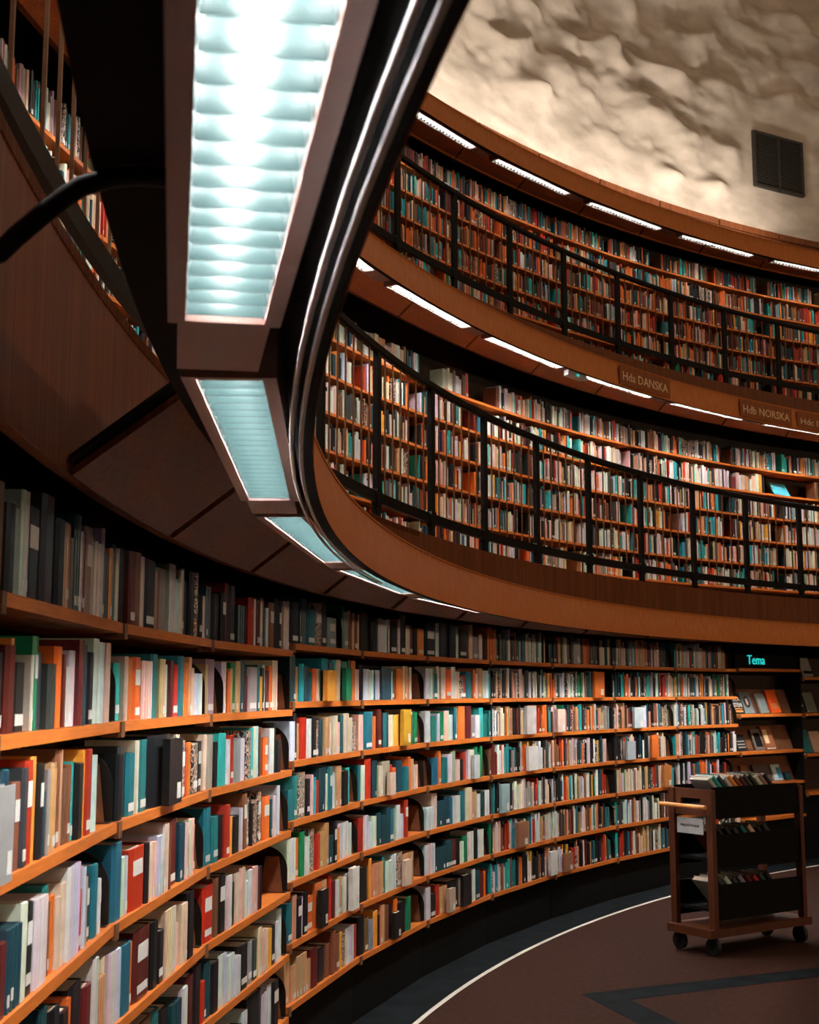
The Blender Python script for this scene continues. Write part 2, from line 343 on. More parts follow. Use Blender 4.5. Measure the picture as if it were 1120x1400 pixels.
def text_obj(name, s, width, height, m, parent, mw, bold=0.0):
    cu = bpy.data.curves.new(name, 'FONT'); cu.body = s; cu.size = 1; cu.extrude = .01; cu.resolution_u = 2; cu.offset = bold
    tmp = bpy.data.objects.new(name, cu); C.objects.link(tmp)
    bpy.context.view_layer.update()
    me = bpy.data.meshes.new_from_object(tmp.evaluated_get(bpy.context.evaluated_depsgraph_get()))
    bpy.data.objects.remove(tmp)
    xs = [v.co.x for v in me.vertices]; ys = [v.co.y for v in me.vertices]
    x0, x1 = min(xs), max(xs); y0, y1 = min(ys), max(ys)
    for v in me.vertices:
        v.co = ((v.co.x - x0) / (x1 - x0) * width, -v.co.z * .3, (v.co.y - y0) / (y1 - y0) * height)
    me.materials.clear(); me.materials.append(m)
    return link(name, me, parent, mw, kind='stuff')
for s, a, b, lab in (('Hda DANSKA', -48.45, -45.1, 'section sign reading Hda DANSKA on the middle wooden fascia'),
                     ('Hdb NORSKA', -39.45, -36.05, 'section sign reading Hdb NORSKA on the middle wooden fascia'),
                     ('Hdc ISLÄNDSKA', -35.2, -31.1, 'section sign starting Hdc IS, cut by the picture edge')):
    mid = (a + b) / 2; wd = 2 * 13.6 * math.sin((b - a) / 2 * D2R)
    sg = thing('section_sign', lab, 'sign', frame_at(13.583, mid, Z0 + 2.925), 'section signs on the middle fascia')
    build('plaque', MB().box(-wd / 2 - .05, wd / 2 + .05, 0, .012, 0, .19), M['plaque'], sg)
    text_obj('lettering', s, wd, .085, M['gold_text'], sg, Matrix.Translation((-wd / 2, -.001, .047)))

# ---------------------------------------------------------------- bookcases
DEPTH = .25
def shelf_mesh(w, th): return MB().box(-w / 2 + .003, w / 2 - .003, 0, DEPTH, -th, 0).mesh('shelf', [M['shelf']])
_cache = {}
def bookcase(R, a0, a1, zs, floor_z, label, group, plinth=True, top=.27, shelves=None):
    mid = (a0 + a1) / 2; w_ = 2 * R * math.sin((a1 - a0) / 2 * D2R); mw = frame_at(R * math.cos((a1 - a0) / 2 * D2R), mid, floor_z)
    t = thing('bookcase', label, 'bookcase', mw, group)
    key = (round(w_, 4), round(floor_z, 3), tuple(round(z, 3) for z in zs), plinth)
    if key not in _cache:
        H = max(zs) + top - floor_z
        d = {'shelf': shelf_mesh(w_, .027 if plinth else .021), 'back_panel': MB().box(-w_ / 2, w_ / 2, DEPTH + .037, DEPTH + .047, 0, H).mesh('back_panel', [M['back']]),
             'upright': MB().box(-.014, .014, DEPTH + .006, DEPTH + .036, 0, H).mesh('upright', [M['back']]),
             'shelf_clip': MB().box(-.016, .016, -.004, .05, -.042, -.0005).mesh('shelf_clip', [M['brace']])}
        if plinth: d['plinth'] = MB().box(-w_ / 2 + .001, w_ / 2 - .001, .03, DEPTH, 0, min(zs) - .037 - floor_z).mesh('plinth', [M['plinth']])
        _cache[key] = d
    d = _cache[key]
    for z in zs: link('shelf', d['shelf'], t, Matrix.Translation((0, 0, z - floor_z)))
    for x in (-w_ / 2 + .016, w_ / 2 - .016): link('upright', d['upright'], t, Matrix.Translation((x, 0, 0)))
    link('back_panel', d['back_panel'], t)
    if plinth:
        link('plinth', d['plinth'], t)
        for z in zs: link('shelf_clip', d['shelf_clip'], t, Matrix.Translation((-w_ / 2 + .02, 0, z - floor_z)))
    return t, mw, w_

COL = dict(k=(.012, .012, .014), d=(.05, .055, .06), g=(.30, .32, .33), w=(.66, .70, .70), c=(.78, .58, .46), t=(.02, .17, .20), a=(.03, .42, .45), n=(.01, .06, .085),
           o=(.78, .17, .03), r=(.50, .035, .015), m=(.13, .018, .018), b=(.22, .085, .045), e=(.62, .33, .17), y=(.85, .36, .05), G=(.01, .22, .10), p=(.36, .27, .27), x=(.4, .3, .25), W=(.80, .78, .74))
CN = dict(k='black', d='charcoal', g='grey', w='white', c='cream', t='teal', a='turquoise', n='dark blue', o='orange', r='red', m='maroon', b='brown', e='tan', y='golden yellow', G='green', p='mauve', x='patterned', W='white')
def mix(**kw): return [c for c, n in kw.items() for _ in range(n)]
PAL1 = mix(k=8, d=2, g=1, w=6, c=6, t=3, a=2, n=3, o=3, r=2, m=2, b=3, e=3, y=1, G=1, p=1, x=3, W=2)
PAL2 = mix(k=8, d=1, g=1, w=8, c=6, t=1, a=3, n=1, o=3, r=2, b=2, m=1, e=3, y=1, x=2, p=1, W=4)
PAL3 = mix(k=7, m=3, d=1, t=3, a=3, n=2, o=5, r=4, b=4, e=2, y=1, c=4, w=2, g=1, G=1, x=1)
BOOKS = []      # dict(mw, w, h, d, c, where)
ENDS = []
def parse(s):
    out = []
    for tok in s.split():
        c = tok[0]; n = float(tok[1:] or 1); out.append((c, n))
    return out
def fill(bw, w_, floor_z, zsh, hmax, spec, where, tier, pal, dens=.021):
    """put a row of books on one shelf; spec: 'k2 t3 ...' widths in pixels, '_' = gap, '[' = bookend, 'F' codes via upper-case face"""
    x = -w_ / 2 + .006; items = []
    if spec:
        it = parse(spec); tot = sum(n for c, n in it); sc_ = (w_ - .012) / tot
        for c, n in it: items.append((c, n * sc_))
    else:
        end = w_ / 2 - .006; cur = x; endgap = rnd.random()
        lim = end - (.03 + .18 * rnd.random() if endgap < .55 else 0)
        while cur < lim - .012:
            n = min(lim - cur, max(.008, rnd.gauss(dens, dens * .45))); c = rnd.choice(pal)
            rep = rnd.choice((1, 1, 1, 1, 2, 3))
            for _ in range(rep):
                if cur + n > lim: break
                items.append((c, n)); cur += n
        if endgap < .55 and tier == 1: items.append(('[', min(.12, end - cur)))
    i = 0
    lean = 0
    for c, n in items:
        if c == '_': x += n; continue
        if c == '[':
            ENDS.append((bw @ Matrix.Translation((x + n - .006, .012, zsh - floor_z + .001)), where)); x += n; continue
        hh = hmax * rnd.choice((.62, .70, .74, .78, .80, .84, .86, .90, .94)) * rnd.uniform(.97, 1.02)
        dd = min(DEPTH - .02, hh * rnd.uniform(.68, .78)); yy = rnd.choice((.004, .008, .008, .012, .018))
        th = max(.006, n - .0012)
        k = 1
        if spec and c in 'wcenW' and n > .045: k = max(1, int(n / .022))
        for q in range(k):
            BOOKS.append(dict(mw=bw @ Matrix.Translation((x + (q + .5) * n / k, yy, zsh - floor_z + .001)), w=(n / k) - .0012, h=min(hh, hmax), d=dd, c=c, where=where, tier=tier))
        x += n

# rows of the near bookcases, read off the photograph (letter = colour, number = width)
ROWS = {
 (0, 0): 'b2 k2 g2 w2 k4 d4 k3 e2 b1 k1 n2 w1 m1 p3 n1 w1 W1 w1 w1 n3 y1 t2 t1 c1', (0, 1): 'k2 m2 b2 c1 k4 b1 p4 w2 w2 c1 g1 k2 k2 x1 x1 k2 w1 n2', (0, 2): 'G2 k3 k2 r1 k2 d3 n3 k2 r3 w1 m2 b2 c1 k1 w1 b3 k2 c1 k2 b1 c2 w1 w2',
 (1, 0): 'k6 m4 o1 k6 c1 G2 d5 d4 o4 m1 w6 w3 m2 n2 w2 k4 w3 w3 w3 c2 [7', (1, 1): 'a2 c1 o3 o3 c4 t3 e2 w3 m1 r3 t3 o2 e1 c2 w4 [3 e1', (1, 2): 'p4 [4 w2 o1 e1 G2 e2 n3 m1 p6 t1 y1 k1 w1 m3 o2 c3 k1 [8',
 (2, 0): 'g4 n4 a2 b3 d2 r3 y2 k2 n2 p1 a2 e2 e2 b2 e1 b3 b2 a1 k4 y1 r4 w1 w2 [12', (2, 1): 'k2 d2 t3 c1 t3 k9 b1 k1 c1 x3 r1 o2 x3 c1 k2 c1', (2, 2): 'p4 k3 a4 w2 r2 g4 w3 x3 a2 w3 k2 b2 o3 t1 w3 k1 k4 [7',
 (3, 0): 'k3 k2 w1 m3 n5 w2 k3 w5 t2 b1 o2 c2 c2 w6 r2 w1 g1 k4 t3 w2 [5', (3, 1): 't3 w2 r5 k1 c3 w2 c2 b1 m4 n2 c1 e1 c2 b2 [3', (3, 2): 't4 t4 k4 r3 y2 k5 w2 b3 x3 k1 x4 k1 x3 o6 t1 w2 k2 w2 [8',
 (4, 0): 'k4 b3 k3 n3 t3 n2 w1 k3 k3 o1 k5 m3 w2 e3 c2', (4, 1): 'w3 t3 o1 m5 k2 k2 c2 c2 c2 c2 k3 [4', (4, 2): 'r4 b2 k3 w2 k2 c2 c2 w2 w2 c2 m1 k1 [14',
 (5, 0): 'n3 k3 b4 t3 k4 w2 m3 e2 k4 d4 b3', (5, 1): 'b4 e2 b6 t2 k3 n3 w2 m2 k3', (5, 2): 'r2 n3 k4 w4 w4 w3 k5 g3 d3 c2 c2 c3 y2 k3 w2 w3 [3',
 (6, 0): 'k4 b4 n3 k3 e2 m3 k4 t3 b3', (6, 1): 'k4 n3 b3 k4 d3 w2 m3', (6, 2): 'k3 b4 o3 w1 k4 w2 k6 w2 w2 k3 [4',
 (0, 3): 'k4 n3 t5 x4 d3 g5 [3 G1 g3 b2 e1 b2 e1', (1, 3): 'n2 e2 a2 n2 t2 o2 c2 a3 n2 a2 c2 G4 k1 o3 c2', (2, 3): 'w2 k1 e2 r3 w2 k2 x2 n2 e2 c2 c2 c2 t1 c3 c2 m1 x3', (3, 3): 't2 t2 x4 k2 c1 a2 r1 n3 w2 t2 w2 e3 k4 a2 [4',
 (4, 3): 'w4 o2 G2 w2 n1 x3 r2 e2 e2 n3 k2 y2 w6 w2 [3', (5, 3): 't3 e2 k3 w1 k3 o4 o4 e3 r2 r2 m2 w2 e2 G1 w2 w4 W5', (6, 3): 'e2 e2 e2 e2 e2 m3 k4 b2 b2 b2 y1 x2 w4 r2',
 (0, 4): 'k5 k3 w2 w2 k1 w1 k4 w1 k3 c2 b2 k2 y4', (1, 4): 'k2 w3 w2 t2 w2 n5 w1 t2 o4 c1 o1 c1 o1 c1 [8', (2, 4): 'c2 t4 o2 m2 k1 t2 n1 c3 y7 c1 k1 c1 G2 [4', (3, 4): 't1 w2 r3 n2 t1 c2 p4 r2 o2 n3 t3 o1 e2 c2 [4',
 (4, 4): 'r2 w2 w2 w2 n2 n2 n2 t3 w2 w2 r2 [9', (5, 4): 'k4 y1 w1 e2 e2 t1 w3 w2 x3 e6 [5', (6, 4): 'k3 b2 g2 y2 k1 e2 b3 k2 o2 k4 G3 [8',
 (0, 5): 'k3 w1 k3 k2 w1 k3 c1 p2 c1 k2', (1, 5): 'w3 p1 t2 c1 c2 o3 w2 c2 x2 r2 t3 o1 c1 e3 w3', (2, 5): 'w2 t3 w1 G2 c2 w2 t1 c1 o3 m3 p2 w2 a2 t2', (3, 5): '[3 t3 o1 t3 w2 g2 c2 k2 r2 w3 G2 G2 G1 [3', (4, 5): 'w3 c2 n3 n2 t1 w3 t2 c3 e2 w2 n2 w2',
 (5, 5): 'w2 w2 n5 n3 m2 k2 w2 G2 w3 k2 w3 [3', (6, 5): 'w2 k3 r2 e4 k6 c4 k2 w2 n2 m3 o1 k2',
}
shz = lambda z0, s, n: [z0 - i * s for i in range(n)]
OB = ['nearest, leftmost', 'second', 'third', 'fourth', 'fifth', 'sixth', 'seventh', 'eighth', 'ninth', 'tenth']
BW = []
bays = [(-93.9, -88.88, 12.985, .18), (-88.88, -83.98, 12.985, .18), (-83.98, -78.62, 12.99, .18)]
a = -78.55
for i in range(7): bays.append((a, a + 4.87, 13.0, .2128)); a += 4.87
# one more bay beyond the left picture edge
b0, bw0, w0 = bookcase(12.985, -98.9, -93.9, [Z0 + z for z in shz(.18, .258, 7)], 0, 'bookcase cut off by the left picture edge', 'lower bookcases')
for s in range(7): fill(bw0, w0, 0, Z0 + .18 - .258 * s, .215, None, None, 1, PAL1)
for bi, (a0, a1, R, zt) in enumerate(bays):
    zs = [Z0 + z for z in shz(zt, .258, 7)]
    t, mw, w_ = bookcase(R, a0, a1, zs, 0, 'lower bookcase with orange shelf edges, %s from the left' % OB[bi].split(',')[0] if bi else 'nearest lower bookcase with orange shelf edges, at the left picture edge', 'lower bookcases')
    for s in range(7):
        fill(mw, w_, 0, zs[s], .235 if s == 0 else .218, ROWS.get((s, bi)), (bi, s), 1, PAL1, .020)
# upper galleries
T2ROWS = {(11, 0): 'w6 g6 c5 e8 c8 c6 w5 c5 b3 k4 t3 n3 w5 t3', (12, 0): '_28 w5 c3 w4 p3 w4 w3 m5 r4 _6', (13, 0): '_42 b6 w5 k4 w6 c8 w5 a4 r4 w5 o5 c4',
          (18, 1): 'm6 c4 w3 c5 e4 w3 c5 w4 y4 k3 _22', (19, 1): '_48 b5 k3 m4 d5 t4 k6'}
a = -103.0; i = 0
while a < -28:
    zs = [Z0 + z for z in shz(2.515, .274, 6)]
    t, mw, w_ = bookcase(14.07, a, a + 3.62, zs, Z0 + .938, 'middle gallery bookcase, %s from the left' % ORD[i], 'middle gallery bookcases', False)
    for s in range(6): fill(mw, w_, Z0 + .938, zs[s], .225, T2ROWS.get((i, s)), None, 2, PAL2, .019)
    a += 3.62; i += 1
a = -62.6; i = 0
while a < -24:
    zs = [Z0 + z for z in shz(5.06, .267, 6)]
    t, mw, w_ = bookcase(15.1, a, a + 3.60, zs, Z0 + 3.43, 'top gallery bookcase, %s from the left' % ORD[i], 'top gallery bookcases', False, .24)
    for s in range(6): fill(mw, w_, Z0 + 3.43, zs[s], .22, None, None, 3, PAL3, .019)
    a += 3.60; i += 1

# railings of the two galleries
def railing(R, zb, zh, a0, a1, p0, pp, label):
    t = thing('balustrade', label, 'railing', Matrix.Identity(4))
    build('bottom_rail', MB().sweep([(R - .012, zb - .03), (R + .012, zb - .03), (R + .012, zb + .03), (R - .012, zb + .03)], a0, a1), M['steel_dark'], t)
    build('handrail', MB().sweep([(R - .022, zh - .02), (R - .012, zh - .028), (R + .012, zh - .028), (R + .022, zh - .02), (R + .022, zh + .014), (R + .01, zh + .022), (R - .01, zh + .022), (R - .022, zh + .014)], a0, a1), M['steel_dark'], t)
    bm = MB().box(-.0042, .0042, -.0042, .0042, zb + .028, zh - .026).mesh('bar', [M['bar']])
    pm = MB().box(-.032, .032, -.014, .014, zb - .12, zh - .02).tube([(0, -.018, zb), (0, .018, zb)], .055, 16).mesh('post', [M['steel_dark']])
    a = p0
    while a > a0 + pp: a -= pp
    while a < a1:
        if a > -88: link('post', pm, t, Matrix.Translation(pol(R, a)) @ Matrix.Rotation(-a * D2R, 4, 'Z'))
        for j in range(1, 7):
            b = a + pp * j / 7
            if b < a1: link('bar', bm, t, Matrix.Translation(pol(R, b)) @ Matrix.Rotation(-b * D2R, 4, 'Z'))
        a += pp
    return t
railing(12.985, Z0 + 1.055, Z0 + 1.895, -106, -26, -64.39, 4.185, 'dark steel railing with thin bars along the middle gallery')
railing(14.075, Z0 + 3.56, Z0 + 4.30, -70, -22, -53.38, 3.85, 'dark steel railing with thin bars along the top gallery')

# ---------------------------------------------------------------- books
def book_geo(mb, w_, h, d, col, mat4=None):
    c = min(.0022, w_ * .18); q = w_ / 2; bul = min(.006, w_ * .2)
    prof = [(-q, bul), (-q * .55, 0), (q * .55, 0), (q, bul), (q, d), (q - c, d), (q - c, bul + .003), (-q + c, bul + .003), (-q + c, d), (-q, d)]
    mb.prism(prof, 0, h, 0, mat4, col)
def pages_geo(mb, w_, h, d, mat4=None, mi=0, col=None):
    c = min(.0022, w_ * .18); q = w_ / 2 - c; bul = min(.006, w_ * .2)
    mb.box(-q, q, bul + .003, d - .005, .003, h - .004, mi, mat4, col)
camM = cam.matrix_basis.inverted()
def proj(p):
    q = camM @ p
    if q.z > -.05: return None
    return 560 + 1778.3 * q.x / -q.z, 700 - 1778.3 * q.y / -q.z
def size_px(b):
    ps = [proj(b['mw'] @ Vector((x, 0, z))) for x in (-b['w'] / 2, b['w'] / 2) for z in (0, b['h'])]
    if any(p is None for p in ps): return 0
    cx = sum(p[0] for p in ps) / 4; cy = sum(p[1] for p in ps) / 4
    if not (6 < cx < 1116 and 0 < cy < 1390): return 0
    return abs(ps[3][1] - ps[2][1]) * max(abs(ps[2][0] - ps[0][0]), .5)
def jit(c, r): return (*[max(.004, min(.92, v * r.uniform(.8, 1.18))) for v in c], 1.0)
NTHINGS = 268
for b in BOOKS:
    b['px'] = size_px(b) if b['where'] else 0
    b['rgb'] = jit(COL[b['c']], rnd)[:3] + ((0.0,) if b['c'] == 'x' else (1.0,))
order = sorted(BOOKS, key=lambda b: -b['px'])
chosen = set(id(b) for b in order[:NTHINGS] if b['px'] > 0)
rows = {}
for b in BOOKS:
    if b['where']: rows.setdefault(b['where'], []).append(b)
mass = MB(); massp = MB(); massl = MB()
used = {}
def title(b, row, i):
    thick = 'thick' if b['w'] > .034 else 'thin' if b['w'] < .017 else 'medium'
    n = CN[b['c']]; bi, s = b['where']
    l = CN[row[i - 1]['c']] if i else None; r = CN[row[i + 1]['c']] if i + 1 < len(row) else None
    if l and r: nb = 'between %s ones' % l if l == r else 'between %s and %s' % (l, r)
    elif l: nb = 'right-end one after %s' % l
    else: nb = 'left-end one before %s' % r
    return '%s %s book %s, %s shelf, %s bookcase' % (thick, n, nb, ORD[s], OB[bi].split(',')[0])
lab_count = {}
for row in rows.values():
    for i, b in enumerate(row):
        if id(b) in chosen:
            b['label'] = title(b, row, i); lab_count[b['label']] = lab_count.get(b['label'], 0) + 1; b['idx'] = i
for b in BOOKS:
    if id(b) in chosen:
        lab = b['label']
        if lab_count[lab] > 1:
            bi, s = b['where']; lab = '%s book, %s from the left on the %s shelf of the %s bookcase' % (CN[b['c']], ORD[min(b['idx'], 39)], ORD[s], OB[bi].split(',')[0])
        m1 = MB(); book_geo(m1, b['w'], b['h'], b['d'], b['rgb'])
        o = build('book', m1, M['book'], None, b['mw'], label=lab, category='book', group='books on the lower bookcases')
        m2 = MB(); pages_geo(m2, b['w'], b['h'], b['d']); build('page_block', m2, M['page'], o)
        if b['w'] > .009 and rnd.random() < .4:
            q = b['w'] * .30; zl = rnd.choice((.012, .012, .02)); m3 = MB().box(-q, q, -.0006, .001, zl, zl + .022); build('spine_label', m3, M['label'], o)
        if b['w'] > .03 and rnd.random() < .15:
            q = b['w'] * .3; m3 = MB().box(-q, q, -.0005, .001, b['h'] * .55, b['h'] * .8); build('title_panel', m3, M['label'], o)
    else:
        book_geo(mass, b['w'], b['h'], b['d'], b['rgb'], b['mw'])
        pages_geo(mass, b['w'], b['h'], b['d'], b['mw'], 1, (1, 1, 1, 1))
        if b['w'] > .009 and rnd.random() < .3:
            q = b['w'] * .32; mass.box(-q, q, -.0006, .001, .012, .034, 2, b['mw'], (1, 1, 1, 1))
build('shelved_books', mass, [M['book'], M['page'], M['label']], kind='stuff', label='thousands of upright books filling the gallery shelves and far lower shelves', category='books')

# bookends
pr = [(.0, .0), (.0, .09)] + [(.10 - .10 * math.cos(t * math.pi / 2 / 8), .09 + .10 * math.sin(t * math.pi / 2 / 8)) for t in range(1, 9)] + [(.20, .19), (.20, 0)]
plate = MB().prism([(y, z) for y, z in pr], -.0015, .0015, 0, Matrix(((0, 0, 1, 0), (1, 0, 0, 0), (0, 1, 0, 0), (0, 0, 0, 1)))).mesh('side_plate', [M['bookend']])
foot = MB().box(-.034, .0015, 0, .14, .0, .002).mesh('foot', [M['bookend']])
brace = MB().add([(-.004, .012, .002), (-.002, .012, .002), (-.002, .11, .002), (-.004, .11, .002), (-.004, .03, .15), (-.002, .03, .15), (-.002, .09, .15), (-.004, .09, .15)],
                 [(3, 2, 1, 0), (4, 5, 6, 7), (0, 1, 5, 4), (1, 2, 6, 5), (2, 3, 7, 6), (3, 0, 4, 7)]).mesh('brace', [M['brace']])
cnt = {}
for mw, where in ENDS:
    if where is None: continue
    bi, s = where; k = cnt[where] = cnt.get(where, 0) + 1
    t = thing('bookend', 'dark rounded bookend %son the %s shelf of the %s lower bookcase' % ('' if k == 1 else 'further right ', ORD[s], OB[bi].split(',')[0]), 'bookend', mw, 'bookends on the lower bookcases')
    link('side_plate', plate, t); link('foot', foot, t); link('brace', brace, t, Matrix.Translation((-.03, 0, 0)))

# ---------------------------------------------------------------- display bay "Tema" and the one beside it
def flat_book(label, mw, w_, h, th, c, name='display_book', print_=None):
    """a book standing with its cover to the room; local x right, y outward, z up along the cover"""
    col = (*COL[c][:3], 1.0) if isinstance(c, str) else (*c, 1.0)
    m1 = MB().box(-w_ / 2, w_ / 2, 0, .0025, 0, h, 0, None, col).box(-w_ / 2, w_ / 2, th - .0025, th, 0, h, 0, None, col).box(-w_ / 2, -w_ / 2 + .003, .0025, th - .0025, 0, h, 0, None, col)
    o = build(name, m1, M['book'], None, mw, label=label, category='book', group='display books')
    build('page_block', MB().box(-w_ / 2 + .003, w_ / 2 - .004, .0026, th - .0026, .004, h - .004), M['page'], o)
    return o
def patch(o, x0, x1, z0, z1, m): return build('cover_print', MB().box(x0, x1, -.0012, .0004, z0, z1), m, o)
tb_z = [Z0 + z for z in (.222, -.216, -.569, -.873, -1.20)]
TB, tmw, tw = bookcase(13.0, -44.42, -39.5, tb_z, 0, 'dark display bookcase under the glowing Tema heading', 'lower bookcases')
build('header_board', MB().box(-tw / 2 + .01, tw / 2 - .01, .03, .045, Z0 + .225, Z0 + .44), M['black'], TB)
build('side_panel', MB().box(tw / 2 - .03, tw / 2 - .006, .0, .24, .3, Z0 + .44), M['black'], TB)
SLP = math.radians(20)
for z in tb_z[1:4]:
    build('sloped_panel', MB().box(-tw / 2 + .02, tw / 2 - .035, 0, .008, 0, .25, 0, Matrix.Translation((0, .10, z + .002)) @ Matrix.Rotation(-SLP, 4, 'X')), M['brace'], TB)
ts = thing('glowing_sign', 'turquoise backlit word Tema on the black header board', 'sign', tmw @ Matrix.Translation((-tw / 2 + .215, .026, Z0 + .262)))
text_obj('lettering', 'Tema', .30, .088, M['tema'], ts, Matrix.Identity(4), .0)
def disp(x, z, c, w_, h, label, tilt=0.0, th=.02):
    return flat_book(label, tmw @ Matrix.Translation((x, .066, z + .009)) @ Matrix.Rotation(tilt, 4, 'Y') @ Matrix.Rotation(-SLP, 4, 'X'), w_, h, th, c)
z = tb_z[1]
o = disp(-.44, z, 'k', .17, .20, 'black display book with bold white capitals, upper Tema shelf')
text_obj('cover_print', 'SKA', .12, .045, M['label'], o, Matrix.Translation((-.05, -.001, .12)), .02); text_obj('cover_print', 'STEN', .135, .045, M['label'], o, Matrix.Translation((-.06, -.001, .062)), .02); patch(o, -.07, .07, .04, .052, M['handle']); patch(o, -.07, .07, .012, .03, M['handle'])
o = disp(-.26, z, (.16, .21, .22), .16, .215, 'grey display book with an oval portrait cover, upper Tema shelf')
ov = MB().prism([(.05 * math.cos(t * .3142), .06 * math.sin(t * .3142)) for t in range(20)], -.0004, .0014, 0, Matrix(((1, 0, 0, 0), (0, 0, -1, 0), (0, 1, 0, .115), (0, 0, 0, 1)))); build('portrait_oval', ov, M['back'], o)
ov = MB().prism([(.02 * math.cos(t * .3142), .035 * math.sin(t * .3142)) for t in range(20)], -.0004, .0026, 0, Matrix(((1, 0, 0, 0), (0, 0, -1, 0), (0, 1, 0, .115), (0, 0, 0, 1)))); build('portrait_face', ov, M['white'], o)
disp(.0, z, (.30, .34, .34), .14, .20, 'pale grey display book left of the orange one, upper Tema shelf')
o = disp(.20, z, (.80, .10, .012), .17, .235, 'bright orange display book at the end of the upper Tema shelf')
for q in range(3): patch(o, -.05, .05, .05 + q * .018, .056 + q * .018, M['gold_text'])
z = tb_z[2]
o = disp(-.40, z, 'k', .16, .16, 'black display book with thin white stripes, lower Tema shelf')
for q in range(3): patch(o, -.06, .06, .03 + q * .03, .036 + q * .03, M['label'])
o = disp(-.10, z, (.20, .17, .15), .15, .21, 'dark photo-covered display book, lower Tema shelf'); patch(o, -.055, .055, .03, .17, M['black'])
o = disp(.09, z, (.40, .14, .07), .17, .235, 'reddish brown display book with pale lower border, lower Tema shelf'); patch(o, -.07, .0, .06, .2, M['gold_text']); patch(o, -.07, .07, .004, .014, M['label'])
z = tb_z[3]
disp(-.33, z, (.25, .12, .07), .10, .17, 'small brown display book standing on the lowest Tema shelf')
disp(-.05, z, (.12, .10, .09), .26, .17, 'wide grey-brown display book on the lowest Tema shelf', .0, .015)
o = disp(.20, z, (.55, .65, .68), .15, .16, 'white and blue display book on the lowest Tema shelf'); patch(o, .0, .07, .02, .13, mat('blue_print', (.03, .25, .45), .5))
disp(.38, z, 'n', .09, .08, 'small dark teal booklet at the end of the lowest Tema shelf')
tb2 = [Z0 + z for z in (.145, -.216, -.62, -1.0)]
T2B, umw, uw = bookcase(13.0, -39.45, -34.5, tb2, 0, 'dark bookcase cut by the right picture edge beside Tema', 'lower bookcases')
def disp2(x, z, c, w_, h, label, th=.02):
    return flat_book(label, umw @ Matrix.Translation((x, .066, z + .009)) @ Matrix.Rotation(-SLP, 4, 'X'), w_, h, th, c)
for z in tb2[:3]: build('sloped_panel', MB().box(-uw / 2 + .02, uw / 2 - .035, 0, .008, 0, .24, 0, Matrix.Translation((0, .10, z + .002)) @ Matrix.Rotation(-SLP, 4, 'X')), M['back'], T2B)
o = disp2(-.36, tb2[0], (.34, .32, .30), .17, .20, 'grey display book on the top shelf at the right edge'); patch(o, -.06, .085, .03, .06, M['black'])
o = disp2(-.47, tb2[1], 'k', .12, .17, 'black display book with white spots at the right edge'); patch(o, -.03, -.01, .06, .08, M['label']); patch(o, .01, .03, .06, .08, M['label'])
disp2(-.31, tb2[1], (.20, .22, .18), .16, .21, 'grey-green display book at the right picture edge')
disp2(-.42, tb2[2], (.02, .13, .14), .20, .24, 'dark teal display book low at the right edge')
disp2(-.22, tb2[2], (.55, .33, .22), .17, .22, 'tan display book low at the right edge')

